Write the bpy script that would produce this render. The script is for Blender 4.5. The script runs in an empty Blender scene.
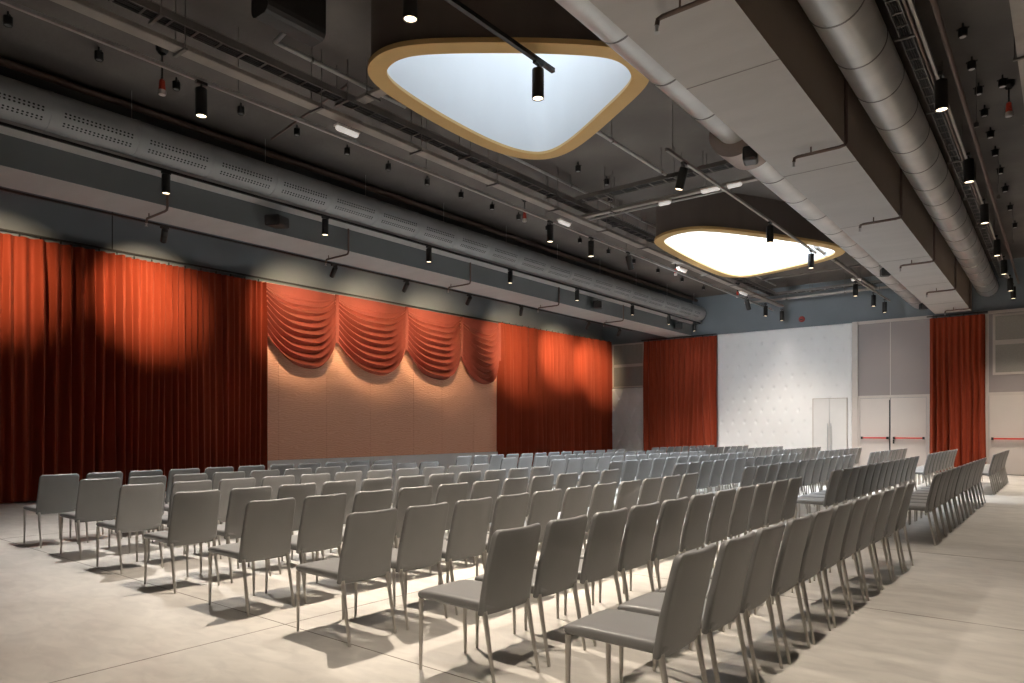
import bpy, bmesh, math, random
from math import sin, cos, pi, sqrt, radians
from mathutils import Vector, Matrix
random.seed(4)
scn = bpy.context.scene
COL = scn.collection

# ------------------------------------------------------------------ materials
MATS = {}
def mat(name, col, rough=.6, metal=0., var=.0, nscale=3., bump=0., bscale=30., spec=.5, sheen=0., stretch=(1, 1, 1), col2=None, emis=None, estr=0., detail=4.):
    if name in MATS: return MATS[name]
    m = bpy.data.materials.new(name); m.use_nodes = True
    nt = m.node_tree; b = nt.nodes['Principled BSDF']
    b.inputs['Base Color'].default_value = (*col, 1)
    b.inputs['Roughness'].default_value = rough
    b.inputs['Metallic'].default_value = metal
    b.inputs['Specular IOR Level'].default_value = spec
    if sheen:
        b.inputs['Sheen Weight'].default_value = sheen
        b.inputs['Sheen Roughness'].default_value = .35
        b.inputs['Sheen Tint'].default_value = (1, .35, .2, 1)
    if emis:
        b.inputs['Emission Color'].default_value = (*emis, 1); b.inputs['Emission Strength'].default_value = estr
    tc = nt.nodes.new('ShaderNodeTexCoord'); mp = nt.nodes.new('ShaderNodeMapping')
    mp.inputs['Scale'].default_value = stretch
    nt.links.new(tc.outputs['Object'], mp.inputs['Vector'])
    if var or col2:
        n = nt.nodes.new('ShaderNodeTexNoise'); n.inputs['Scale'].default_value = nscale; n.inputs['Detail'].default_value = detail
        nt.links.new(mp.outputs[0], n.inputs['Vector'])
        r = nt.nodes.new('ShaderNodeValToRGB')
        c2 = col2 or tuple(c * (1 - var) for c in col); c1 = col if col2 else tuple(min(1, c * (1 + var)) for c in col)
        r.color_ramp.elements[0].position = .35; r.color_ramp.elements[1].position = .65
        r.color_ramp.elements[0].color = (*c2, 1); r.color_ramp.elements[1].color = (*c1, 1)
        nt.links.new(n.outputs[0], r.inputs[0]); nt.links.new(r.outputs[0], b.inputs['Base Color'])
    if bump:
        n = nt.nodes.new('ShaderNodeTexNoise'); n.inputs['Scale'].default_value = bscale; n.inputs['Detail'].default_value = 5
        nt.links.new(mp.outputs[0], n.inputs['Vector'])
        bp = nt.nodes.new('ShaderNodeBump'); bp.inputs['Strength'].default_value = bump; bp.inputs['Distance'].default_value = .02
        nt.links.new(n.outputs[0], bp.inputs['Height']); nt.links.new(bp.outputs[0], b.inputs['Normal'])
    MATS[name] = m
    return m

M_leather = mat('grey_leather', (.205, .202, .200), .38, var=.05, nscale=2, bump=.05, bscale=180)
M_leg = mat('satin_steel', (.55, .52, .48), .42, .85, var=.04)
M_velvet = mat('red_velvet', (.235, .037, .015), .75, var=.12, nscale=1.2, bump=.12, bscale=60, sheen=.2, spec=.15, stretch=(1, 1, .15))
M_swag = mat('red_swag_velvet', (.26, .060, .040), .62, var=.08, nscale=2, sheen=.35, spec=.25, bump=.08, bscale=60)
M_dark = mat('dark_plaster', (.125, .112, .103), .95, var=.18, nscale=.7, bump=.2, bscale=12)
M_wallgrey = mat('slate_grey_paint', (.175, .20, .222), .9, var=.06, nscale=.8, bump=.05, bscale=15)
M_nearwall = mat('taupe_paint', (.22, .20, .18), .9, var=.06, nscale=.8)
M_beam = mat('board_marked_concrete', (.56, .54, .53), .85, var=.035, nscale=2.2, bump=.05, bscale=25, stretch=(.5, 1.5, 1))
M_beamface = mat('beam_grey_paint', (.15, .165, .17), .85, var=.05, nscale=1, bump=.05, bscale=15)
M_beamside = mat('beam_brown_paint', (.26, .205, .165), .85, var=.05, nscale=1)
M_drum = mat('drum_brown_paint', (.13, .105, .092), .85, var=.05, nscale=1.5, stretch=(3, 3, .3))
M_gold = mat('pale_gold_rim', (.66, .43, .17), .6, var=.03)
M_shaft = mat('white_shaft', (.80, .82, .83), .8, var=.025, nscale=.9, stretch=(1, 1, .4))
M_galv = mat('galvanised_steel', (.80, .79, .77), .36, .55, var=.10, nscale=1.4, bump=.04, bscale=5)
M_galvd = mat('grey_painted_duct', (.36, .37, .375), .55, .2, var=.08, nscale=1.5)
M_seam = mat('duct_seam', (.28, .27, .26), .5, .7)
M_hole = mat('duct_hole', (.02, .02, .02), .9)
M_black = mat('black_metal', (.018, .017, .016), .45, .2, var=.1, nscale=4)
M_blackm = mat('black_plastic', (.025, .024, .024), .6, var=.1, nscale=8)
M_tray = mat('tray_steel', (.36, .325, .29), .5, .4, var=.12, nscale=3)
M_trayd = mat('tray_dark', (.17, .155, .145), .6, .3, var=.12, nscale=3)
M_pipe = mat('grey_conduit', (.5, .49, .48), .4, .5, var=.08)
M_brown = mat('brown_pipe', (.13, .085, .07), .55, .1, var=.1)
M_white = mat('white_upholstery', (.88, .87, .86), .6, var=.02, nscale=1)
M_whitep = mat('white_plaster', (.74, .72, .70), .6, var=.03, nscale=1)
M_bay = mat('mauve_grey_panel', (.44, .385, .37), .38, var=.03, nscale=.6, stretch=(1, 1, 1))
M_bayd = mat('mauve_fabric_panel', (.30, .26, .255), .6, var=.04, nscale=.6)
M_frame = mat('pale_frame', (.56, .50, .46), .5, var=.03)
M_door = mat('door_leaf_paint', (.60, .54, .50), .5, var=.03, nscale=.8)
M_mesh = mat('woven_mesh', (.30, .28, .25), .8, var=.1, nscale=60)
M_redbar = mat('red_bar', (.62, .05, .04), .4)
M_red = mat('red_plastic', (.60, .06, .035), .4)
M_clear = mat('pale_plastic', (.8, .72, .68), .35)
M_lens = mat('lit_lens', (1, .9, .75), .4, emis=(1, .80, .55), estr=3.5)
M_lum = mat('luminaire_diffuser', (.85, .82, .78), .4, emis=(1, .93, .86), estr=.45)
M_steel = mat('brushed_steel', (.55, .55, .55), .35, 1.)
M_glass = None

def floor_mat():
    m = bpy.data.materials.new('polished_concrete'); m.use_nodes = True
    nt = m.node_tree; b = nt.nodes['Principled BSDF']; L = nt.links.new
    tc = nt.nodes.new('ShaderNodeTexCoord')
    def noise(sc, det, st=(1, 1, 1), dist=0):
        mp = nt.nodes.new('ShaderNodeMapping'); mp.inputs['Scale'].default_value = st
        mp.inputs['Rotation'].default_value = (0, 0, .5)
        L(tc.outputs['Object'], mp.inputs[0])
        n = nt.nodes.new('ShaderNodeTexNoise'); n.inputs['Scale'].default_value = sc; n.inputs['Detail'].default_value = det
        n.inputs['Distortion'].default_value = dist
        L(mp.outputs[0], n.inputs[0]); return n.outputs[0]
    def ramp(src, p0, c0, p1, c1):
        r = nt.nodes.new('ShaderNodeValToRGB'); e = r.color_ramp.elements
        e[0].position = p0; e[1].position = p1; e[0].color = (*c0, 1); e[1].color = (*c1, 1); L(src, r.inputs[0]); return r.outputs[0]
    def mul(a, b_, f=1.):
        x = nt.nodes.new('ShaderNodeMix'); x.data_type = 'RGBA'; x.blend_type = 'MULTIPLY'; x.inputs[0].default_value = f
        L(a, x.inputs[6]); L(b_, x.inputs[7]); return x.outputs[2]
    c = ramp(noise(.55, 6, (1, 1.8, 1), .6), .3, (.44, .415, .38), .7, (.60, .57, .525))
    c = mul(c, ramp(noise(3.5, 8, (1, 2.2, 1), 1.), .35, (.86, .86, .87), .62, (1, 1, 1)))
    c = mul(c, ramp(noise(.22, 3), .35, (.88, .88, .89), .65, (1, 1, 1)))
    L(c, b.inputs['Base Color'])
    r = ramp(noise(2, 5), .3, (.34,) * 3, .7, (.5,) * 3); L(r, b.inputs['Roughness'])
    bp = nt.nodes.new('ShaderNodeBump'); bp.inputs['Strength'].default_value = .06; L(noise(14, 6), bp.inputs['Height']); L(bp.outputs[0], b.inputs['Normal'])
    return m

def moire_mat():
    m = bpy.data.materials.new('moire_fabric'); m.use_nodes = True
    nt = m.node_tree; b = nt.nodes['Principled BSDF']; L = nt.links.new
    b.inputs['Roughness'].default_value = .5
    tc = nt.nodes.new('ShaderNodeTexCoord'); mp = nt.nodes.new('ShaderNodeMapping')
    mp.inputs['Scale'].default_value = (1, .55, 1); L(tc.outputs['Object'], mp.inputs[0])
    w = nt.nodes.new('ShaderNodeTexWave'); w.bands_direction = 'Z'; w.inputs['Scale'].default_value = 5.5
    w.inputs['Distortion'].default_value = 13; w.inputs['Detail'].default_value = 2.; w.inputs['Detail Scale'].default_value = .9
    L(mp.outputs[0], w.inputs[0])
    r = nt.nodes.new('ShaderNodeValToRGB'); e = r.color_ramp.elements
    e[0].position = .2; e[1].position = .9; e[0].color = (.80, .40, .25, 1); e[1].color = (.86, .46, .30, 1)
    L(w.outputs['Fac'], r.inputs[0]); L(r.outputs[0], b.inputs['Base Color'])
    bp = nt.nodes.new('ShaderNodeBump'); bp.inputs['Strength'].default_value = .35; bp.inputs['Distance'].default_value = .02
    L(w.outputs['Fac'], bp.inputs['Height']); L(bp.outputs[0], b.inputs['Normal'])
    return m
M_floor = floor_mat(); M_moire = moire_mat()

# ------------------------------------------------------------------ mesh helpers
class MB:
    def __init__(s): s.v = []; s.f = []
    def box(s, x0, x1, y0, y1, z0, z1):
        n = len(s.v)
        s.v += [(x, y, z) for z in (z0, z1) for y in (y0, y1) for x in (x0, x1)]
        s.f += [tuple(n + i for i in q) for q in ((0, 2, 3, 1), (4, 5, 7, 6), (0, 1, 5, 4), (2, 6, 7, 3), (0, 4, 6, 2), (1, 3, 7, 5))]
        return s
    def obox(s, a, b, w, h):           # bar from a to b, w sideways, h up
        a = Vector(a); b = Vector(b); d = (b - a).normalized()
        up = Vector((0, 0, 1)) if abs(d.z) < .95 else Vector((1, 0, 0))
        si = d.cross(up).normalized(); u = si.cross(d).normalized(); n = len(s.v)
        for p in (a, b):
            for i, j in ((-1, -1), (1, -1), (1, 1), (-1, 1)): s.v.append(tuple(p + si * (i * w / 2) + u * (j * h / 2)))
        s.f += [(n, n+1, n+2, n+3), (n+7, n+6, n+5, n+4)] + [(n+i, n+4+i, n+4+(i+1) % 4, n+(i+1) % 4) for i in range(4)]
        return s
    def tube(s, pts, r, seg=12, cap=True):
        pts = [Vector(p) for p in pts]; n0 = len(s.v); k = len(pts)
        rr = r if isinstance(r, (list, tuple)) else [r] * k
        pu = None
        for i, p in enumerate(pts):
            d = ((pts[min(i+1, k-1)] - pts[max(i-1, 0)])).normalized()
            if pu is None:
                u = Vector((0, 0, 1)) if abs(d.z) < .9 else Vector((1, 0, 0))
            else: u = pu
            u = (u - d * u.dot(d)).normalized(); pu = u; w = d.cross(u)
            for j in range(seg):
                a = 2 * pi * j / seg; s.v.append(tuple(p + (u * cos(a) + w * sin(a)) * rr[i]))
        for i in range(k - 1):
            for j in range(seg):
                a = n0 + i*seg + j; b = n0 + i*seg + (j+1) % seg
                s.f.append((a, b, b + seg, a + seg))
        if cap:
            s.f.append(tuple(n0 + j for j in reversed(range(seg)))); s.f.append(tuple(n0 + (k-1)*seg + j for j in range(seg)))
        return s
    def grid(s, fn, nu, nv, flip=False):
        n = len(s.v)
        for i in range(nu + 1):
            for j in range(nv + 1): s.v.append(tuple(fn(i / nu, j / nv)))
        for i in range(nu):
            for j in range(nv):
                a = n + i*(nv+1) + j; q = (a, a + nv + 1, a + nv + 2, a + 1)
                s.f.append(q[::-1] if flip else q)
        return s
    def lathe(s, origin, d, prof, seg=20):  # prof: (radius, distance along d)
        o = Vector(origin); d = Vector(d).normalized(); u = Vector((0, 0, 1)) if abs(d.z) < .9 else Vector((1, 0, 0))
        u = (u - d * u.dot(d)).normalized(); w = d.cross(u); n0 = len(s.v)
        for r, h in prof:
            for j in range(seg):
                a = 2 * pi * j / seg; s.v.append(tuple(o + d * h + (u * cos(a) + w * sin(a)) * r))
        for i in range(len(prof) - 1):
            for j in range(seg):
                a = n0 + i*seg + j; b = n0 + i*seg + (j+1) % seg; s.f.append((a, b, b+seg, a+seg))
        return s
    def mesh(s, name, m, smooth=False):
        me = bpy.data.meshes.new(name); me.from_pydata(s.v, [], s.f); me.materials.append(m)
        bm = bmesh.new(); bm.from_mesh(me); bmesh.ops.recalc_face_normals(bm, faces=bm.faces); bm.to_mesh(me); bm.free()
        if smooth: shade(me)
        return me
    def build(s, name, m, parent=None, smooth=False, loc=None):
        if loc is None and parent is not None and parent.type == 'EMPTY': loc = tuple(parent.location)
        if loc is None and parent is None:
            xs, ys, zs = zip(*s.v); loc = ((min(xs)+max(xs))/2, (min(ys)+max(ys))/2, min(zs))
        if loc is not None:
            s.v = [(x-loc[0], y-loc[1], z-loc[2]) for x, y, z in s.v]
        if parent is not None and parent.type != 'EMPTY':
            w = parent_world(parent); s.v = [(x-w[0], y-w[1], z-w[2]) for x, y, z in s.v]
        o = bpy.data.objects.new(name, s.mesh(name, m, smooth)); COL.objects.link(o)
        if parent is not None: o.parent = parent
        elif loc is not None: o.location = loc
        return o
def parent_world(o):
    w = Vector((0, 0, 0))
    while o is not None: w += o.location; o = o.parent
    return w
def shade(me, ang=35):
    me.polygons.foreach_set('use_smooth', [True] * len(me.polygons))
    bm = bmesh.new(); bm.from_mesh(me)
    for e in bm.edges:
        if len(e.link_faces) == 2 and e.calc_face_angle(0) > radians(ang): e.smooth = False
    bm.to_mesh(me); bm.free()
def tag(o, label=None, cat=None, group=None, kind=None):
    if label: o['label'] = label
    if cat: o['category'] = cat
    if group: o['group'] = group
    if kind: o['kind'] = kind
    return o
def empty(name, loc, label=None, cat=None, group=None, kind=None):
    o = bpy.data.objects.new(name, None); o.empty_display_size = .1; COL.objects.link(o); o.location = loc
    return tag(o, label, cat, group, kind)
def struct(o, label=None): o['kind'] = 'structure'; (o.__setitem__('label', label) if label else None); return o
ORD = ['first', 'second', 'third', 'fourth', 'fifth', 'sixth', 'seventh', 'eighth', 'ninth', 'tenth', 'eleventh', 'twelfth', 'thirteenth', 'fourteenth']

# ------------------------------------------------------------------ room shell
XL, XR, YN, YF, ZC = -15.95, 4.2, -3.2, 26.4, 6.65
struct(MB().box(XL-.3, XR+.3, YN-.3, YF+.3, -.2, 0).build('floor', M_floor, loc=(0, 0, 0)), 'pale polished concrete floor with thin joints')
jm = mat('joint_dark', (.20, .18, .155), .9)
jb = MB()
jl = [(-4.46, None), (None, 2.95), (None, 6.1), (-10.8, None), (1.9, None), (None, 9.25), (None, 15.5), (None, 21.8)]
for jx, jy in jl:
    if jx is not None: jb.box(jx-.004, jx+.004, YN, YF, -.001, .0012)
    else: jb.box(XL, XR, jy-.004, jy+.004, -.001, .0012)
struct(jb.build('trim_1', jm), 'thin dark expansion joints of the concrete floor')
struct(MB().box(XL-.3, XL, YN-.3, YF+.3, 0, ZC).build('wall_left', M_wallgrey), 'long left wall painted slate grey above the red drapes')
struct(MB().box(XL, XR, YF, YF+.3, 0, ZC).build('wall_far', M_wallgrey), 'far wall painted slate grey above the panels')
struct(MB().box(XR, XR+.3, YN, YF, 0, ZC).build('wall_right', M_nearwall))
struct(MB().box(XL, XR, YN-.3, YN, 0, ZC).build('wall_near', M_nearwall))

def closed_spline(pts, n=8):
    out = []; k = len(pts)
    for i in range(k):
        p0, p1, p2, p3 = (Vector(pts[(i+j-1) % k]) for j in range(4))
        for q in range(n):
            t = q / n
            out.append(.5 * ((2*p1) + (-p0+p2)*t + (2*p0-5*p1+4*p2-p3)*t*t + (-p0+3*p1-3*p2+p3)*t**3))
    return out
def smooth_loop(pts, it):
    for _ in range(it): pts = [(pts[i-1] + pts[i]*2 + pts[(i+1) % len(pts)]) / 4 for i in range(len(pts))]
    return pts
def inset(pts, d):
    k = len(pts); area = sum(pts[i].x*pts[(i+1) % k].y - pts[(i+1) % k].x*pts[i].y for i in range(k)); sg = 1 if area > 0 else -1
    out = []
    for i in range(k):
        t = (pts[(i+1) % k] - pts[i-1]).normalized(); out.append(pts[i] + Vector((-t.y, t.x)) * d * sg)
    return out
D1 = [(-6.92, 5.85), (-6.62, 5.50), (-6.15, 5.42), (-5.68, 5.63), (-4.88, 6.25), (-4.22, 6.85), (-4.00, 7.20), (-3.97, 7.55), (-4.08, 7.90), (-4.36, 8.17), (-4.88, 8.50), (-5.45, 8.86), (-6.05, 9.18), (-6.50, 9.28), (-6.88, 9.10), (-7.12, 8.50), (-7.14, 7.50), (-7.06, 6.60)]
D2 = [(-7.74, 15.2), (-7.50, 14.72), (-7.05, 14.43), (-6.51, 14.42), (-5.99, 14.83), (-5.15, 16.30), (-4.45, 17.75), (-4.28, 18.45), (-4.50, 19.0), (-5.10, 19.45), (-6.03, 19.85), (-6.90, 20.08), (-7.45, 20.05), (-7.80, 19.60), (-7.88, 18.6), (-7.86, 16.8)]
drums = [smooth_loop(closed_spline(D, 7), 14) for D in (D1, D2)]
# ceiling slab with the two holes
bm = bmesh.new(); edges = []
for loop in [[Vector(p) for p in ((XL, YN), (XR, YN), (XR, YF), (XL, YF))]] + [inset(d, .06) for d in drums]:
    vs = [bm.verts.new((p.x, p.y, 0)) for p in loop]
    edges += [bm.edges.new((vs[i], vs[(i+1) % len(vs)])) for i in range(len(vs))]
bmesh.ops.triangle_fill(bm, use_beauty=True, edges=edges)
bmesh.ops.recalc_face_normals(bm, faces=bm.faces)
ex = bmesh.ops.extrude_face_region(bm, geom=list(bm.faces))
bmesh.ops.translate(bm, verts=[v for v in ex['geom'] if isinstance(v, bmesh.types.BMVert)], vec=(0, 0, .3))
bmesh.ops.recalc_face_normals(bm, faces=bm.faces)
me = bpy.data.meshes.new('ceiling'); bm.to_mesh(me); bm.free(); me.materials.append(M_dark)
o = bpy.data.objects.new('ceiling', me); COL.objects.link(o); o.location = (0, 0, ZC); struct(o, 'dark plastered ceiling slab')

# ------------------------------------------------------------------ skylight drums
def ring(mb, la, za, lb, zb):
    n = len(mb.v); k = len(la)
    mb.v += [(p.x, p.y, za) for p in la] + [(p.x, p.y, zb) for p in lb]
    for i in range(k): mb.f.append((n+i, n+(i+1) % k, n+k+(i+1) % k, n+k+i))
SKY = [dict(top=9.0, label='near rounded triangular skylight well with gold rim, hanging from dark ceiling'),
       dict(top=8.25, label='far rounded triangular skylight well with gold rim and brightest daylight')]
frost = mat('added_dimming_glass', (.9, .93, .95), .5)
fb = frost.node_tree.nodes['Principled BSDF']; fb.inputs['Transmission Weight'].default_value = 1.; fb.inputs['Roughness'].default_value = .6; fb.inputs['Base Color'].default_value = (.12, .124, .127, 1); fb.inputs['IOR'].default_value = 1.1  # rough, dark tint holds back the strong sky over the near well
clear = mat('clear_skylight_glass', (1, 1, 1), .0)
cb = clear.node_tree.nodes['Principled BSDF']; cb.inputs['Transmission Weight'].default_value = 1.; cb.inputs['Roughness'].default_value = .0; cb.inputs['IOR'].default_value = 1.01
ZB = 5.8
for di, (lp, sk) in enumerate(zip(drums, SKY)):
    cx = sum(p.x for p in lp)/len(lp); cy = sum(p.y for p in lp)/len(lp)
    t = empty('skylight_well', (cx, cy, ZB), sk['label'], 'skylight', 'rounded triangular skylights')
    out = inset(lp, .04)
    m = MB(); ring(m, out, ZB+.05, out, ZC+.02); m.build('drum_wall', M_drum, t, True)
    inn = inset(lp, .23); m = MB(); ring(m, lp, ZB+.06, lp, ZB); ring(m, lp, ZB, inn, ZB); ring(m, inn, ZB, inn, ZB+.04); ring(m, out, ZB+.06, lp, ZB+.06)
    tag(m.build('rim', M_gold, t, True), 'gold painted rim')
    m = MB(); ring(m, inn, ZB+.04, inn, sk['top']); m.build('shaft_wall', M_shaft, t, True)
    # roof kerb outside and bars over the opening
    m = MB(); k2 = inset(inn, -.2); ring(m, inn, sk['top'], k2, sk['top']); ring(m, k2, sk['top'], k2, ZC+.3); m.build('roof_kerb', M_shaft, t)
    if di == 0:
        n = len(inn); m = MB(); m.v = [(p.x, p.y, sk['top']-.05) for p in inn]; m.f = [tuple(range(n))]; m.build('added_dimming_lid', frost, t)  # unseen glass lid, added to soften and dim daylight in the near well
    # area portal guides sky light through the opening
    xs = [p.x for p in inn]; ys = [p.y for p in inn]
    ld = bpy.data.lights.new('skylight_portal', 'AREA'); ld.shape = 'RECTANGLE'; ld.size = max(xs)-min(xs); ld.size_y = max(ys)-min(ys)
    ld.cycles.is_portal = True
    lo = bpy.data.objects.new('skylight_portal', ld); COL.objects.link(lo); lo.location = ((max(xs)+min(xs))/2, (max(ys)+min(ys))/2, sk['top']-.1)

# ------------------------------------------------------------------ beams and ducts
SK = lambda y: -.0075 * (y - 6)      # beam and ducts run very slightly off the wall's direction
def skbox(x0, x1, z0, z1, y0=YN, y1=YF):
    m = MB(); m.v = [(x + SK(y), y, z) for z in (z0, z1) for y in (y0, y1) for x in (x0, x1)]
    m.f = [(0, 2, 3, 1), (4, 5, 7, 6), (0, 1, 5, 4), (2, 6, 7, 3), (0, 4, 6, 2), (1, 3, 7, 5)]; return m
b = struct(skbox(-3.28, -2.28, 5.15, ZC).build('trim_2', M_beam, loc=(0, 0, 0)), 'deep ceiling beam with pale boarded underside')
b.data.materials.append(M_beamside)
for p in b.data.polygons:
    if abs(p.normal.x) > .5: p.material_index = 1
joints = MB()
for y in (4.1, 7.2, 10.6, 14.0, 17.4, 20.8, 24.2): joints.box(-3.28+SK(y), -2.28+SK(y), y-.006, y+.006, 5.146, 5.152)
struct(joints.build('trim_3', mat('board_joint', (.3, .28, .27), .9)), 'joints across the underside of the pale beam')
b = struct(MB().box(-12.85, -11.82, YN, YF, 5.15, ZC).build('trim_4', M_beam), 'long box beam in front of the left wall')
b.data.materials.append(M_beamface)
for p in b.data.polygons:
    if abs(p.normal.x) > .5: p.material_index = 1
struct(MB().box(-11.82, -11.42, YN, YF, 5.60, 5.66).build('trim_5', M_beam), 'pale ledge along the side of the left box beam')

def duct(name, label, c0, c1, r, z, m, step, parts=None, seg=40, group=None, skew=True, y0=None):
    """round duct along Y with raised seams; c0, c1 = (x, y)"""
    t = empty(name, (c0[0], c0[1], z-r), label, 'duct', group)
    ys = [c0[1] + (c1[1]-c0[1])*i/24 for i in range(25)]
    f = lambda y: (c0[0] + (SK(y)-SK(c0[1]) if skew else 0), y, z)
    MB().tube([f(y) for y in ys], r, seg).build('duct_body', m, t, True)
    y = c0[1] + .4
    while y < c1[1] - .1:
        if y > 2: MB().tube([f(y-.010), f(y+.010)], r+.006, seg).build('seam_ring', M_seam, t, True)
        y += step
    return t
big = duct('spiral_duct', 'large round galvanised air duct beside the pale beam, on the right', (-1.80, YN), (-1.80, YF-.01), .29, 5.85, M_galv, 1.05)
small = duct('spiral_duct', 'slim near stretch of round duct on left side of pale beam', (-3.62, YN), (-3.62, 9.75), .26, 5.72, M_galv, 1.15)
wide = duct('spiral_duct', 'wider far stretch of round duct on left side of pale beam', (-3.70, 9.72), (-3.70, YF-.01), .34, 5.70, M_galv, 1.25)
MB().tube([(-3.70, 9.70, 5.66), (-3.70, 10.35, 5.66)], .385, 40).build('joint_collar', mat('dull_collar', (.36, .30, .27), .55, .7), wide, True)
# perforated duct left
t = empty('perforated_duct', (-11.4, YN, 5.66), 'long perforated round air duct above the ledge on the left', 'duct')
MB().tube([(-11.35, YN + (26.0-YN)*i/30, 5.93) for i in range(31)], .275, 40).build('duct_body', M_galvd, t, True)
y = 1.3
while y < 26: MB().tube([(-11.35, y-.03, 5.93), (-11.35, y+.03, 5.93)], .283, 40).build('seam_ring', M_galvd, t, True); y += 1.18
s = MB(); y = 1.45
while y < 25.5:
    ph = (y - 1.3) % 1.18
    if .12 < ph < 1.06:
        for a in (-50, -42, -22, -13):
            if a in (2, 12) and False: continue
            ar = radians(a); c = Vector((-11.35 + .2755*cos(ar), y, 5.93 + .2755*sin(ar)))
            u = Vector((0, 1, 0)); w = Vector((-sin(ar), 0, cos(ar))); n = len(s.v); nn = Vector((cos(ar), 0, sin(ar)))
            for q in range(6):
                aa = 2*pi*q/6; s.v.append(tuple(c + nn*.0015 + u*.017*cos(aa) + w*.014*sin(aa)))
            s.f.append(tuple(range(n, n+6)))
    y += .056
s.build('air_holes', M_hole, t)
for i in range(11):
    y = 2.5 + i*2.3
    if y < 26: MB().tube([(-11.35, y, 6.2), (-11.35, y, ZC)], .006, 6).build('hanger_rod', M_pipe, t)

# ------------------------------------------------------------------ tracks and spot lights
TRACKS = []
def track(pts, label, size=.045, m=None, drops=()):
    t = empty('lighting_track', pts[0], label, 'track')
    MB().obox(pts[0], pts[1], size, size).build('rail', m or M_black, t)
    for (x, y, z) in drops: MB().tube([(x, y, z), (x, y, ZC)], .006, 6).build('hanger_rod', M_trayd, t)
    return t
def spot_thing(p, d, label, group, L=.34, r=.07, stem=.09, energy=200, col=(1, .8, .58), ang=60, blend=.6, on=True, aim=None, rad=.035, lit=False):
    p = Vector(p); d = Vector(d).normalized()
    t = empty('spotlight', p, label, 'spotlight', group)
    piv = p - Vector((0, 0, stem)); top = piv - d * (L * .35 if abs(d.z) < .9 else 0)
    MB().tube([tuple(p + Vector((0, 0, -.03))), tuple(piv)], .012, 8).build('stem', M_black, t)
    MB().box(p.x-.025, p.x+.025, p.y-.07, p.y+.07, p.z-.035, p.z).build('track_adaptor', M_black, t)
    h = MB().lathe(top, d, [(.001, 0), (r*.96, 0), (r, .006), (r, L-.004), (r*.97, L), (r*.86, L), (r*.84, L-.012), (r*.6, L-.02)], 28)
    h.build('housing', M_black, t, True)
    q = MB().lathe(top, d, [(.0005, L-.012), (r*.84, L-.008)], 24); q.build('lens', M_lens if on else M_black, t)
    if energy:
        ld = bpy.data.lights.new('lamp', 'SPOT'); ld.energy = energy * (1 if aim or lit else KE); ld.color = col; ld.spot_size = radians(ang); ld.spot_blend = blend; ld.shadow_soft_size = rad
        lo = bpy.data.objects.new('lamp', ld); COL.objects.link(lo); lo.parent = t
        lo.location = top + d*(L+.005) - p
        dd = Vector(aim) - (top + d*L) if aim else d
        lo.rotation_euler = dd.to_track_quat('-Z', 'Y').to_euler()
    return t
WARM = (1, .87, .72); NEUT = (1, .95, .89); COOL = (.90, .955, 1.0)
KE = 2.9

TL = lambda y: -8.45 - .008*(y-12) if y > 20 else -8.45
track([(-8.45, -1.5, 5.76), (-8.50, 26.0, 5.76)], 'pale lighting rail under the long cable trays left of the skylights', .045, M_pipe, [(-8.46, y, 5.78) for y in (1.5, 4.9, 8.3, 11.7, 15.1, 18.5, 21.9)])
for i, (y, x, e, c) in enumerate([(4.4, -8.45, 520, NEUT), (11.87, -8.45, 520, COOL), (13.46, -8.45, 520, COOL), (15.15, -8.45, 520, COOL), (22.7, -8.28, 200, WARM), (24.3, -8.2, 110, NEUT), (25.7, -8.1, 15, NEUT)]):
    lab = ['black cylinder spotlight nearest the camera on the left rail', 'black cylinder spotlight on the left rail below the rear tray junction', 'second black cylinder spotlight on the left rail beyond the tray junction', 'tilted black cylinder spotlight on the left rail before the far skylight', 'first black cylinder spotlight of the three above the white wall', 'middle black cylinder spotlight of the three above the white wall', 'last black cylinder spotlight of the three above the white wall'][i]
    d = (.12, .05, -1) if i == 3 else ((.10, .42, -1) if i == 4 else (0, 0, -1))
    spot_thing((x, y, 5.74), (.10, .30, -1) if i == 3 else d, lab, 'cylinder spotlights on the left rail', energy=1750 if i == 3 else e*KE, col=c, ang=62 if i == 3 else 95, blend=1., aim=(-8.2, 26.3, 3.6) if i == 3 else None, lit=True)
track([(-4.85, -1.5, 5.72), (-4.85, 6.88, 5.72)], 'black lighting track crossing below the near skylight', .05)
track([(-4.85, 9.9, 5.72), (-4.85, 18.0, 5.72)], 'grey lighting track crossing below the far skylight', .045, M_tray, [(-4.85, 10.1, 5.74), (-4.85, 17.9, 5.74)])
track([(-4.78, 21.4, 5.68), (-4.68, 26.0, 5.68)], 'short lighting track above the double exit doors', .04, M_tray, [(-4.76, 21.8, 5.7), (-4.70, 24.5, 5.7)])
for i, (y, e, c) in enumerate([(4.55, 620, WARM), (6.57, 620, WARM), (10.52, 720, COOL), (14.64, 720, COOL), (17.57, 900, COOL), (21.84, 700, NEUT), (24.0, 260, NEUT), (25.5, 20, WARM)]):
    lab = ['black cylinder spotlight above the near skylight rim at top of the picture', 'black cylinder spotlight at the track end against the near skylight opening', 'tilted black cylinder spotlight between the two skylights', 'dark cylinder spotlight in front of the far skylight drum', 'cylinder spotlight at the track end by the far skylight opening', 'largest of the three cylinder spotlights above the double doors', 'middle one of the three cylinder spotlights above the double doors', 'smallest of the three cylinder spotlights above the double doors'][i]
    spot_thing((-4.85 if i < 5 else -4.85+.02*(y-20), y, 5.70 if i < 5 else 5.66), (0, 0, -1) if i != 2 else (-.25, -.05, -1), lab, 'cylinder spotlights below the skylights', energy=e, col=c, ang=95, blend=1.)
track([(-11.40, -1.5, 5.585), (-11.40, 26.2, 5.585)], 'black lighting track under the perforated duct on the left ledge', .04)
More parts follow.
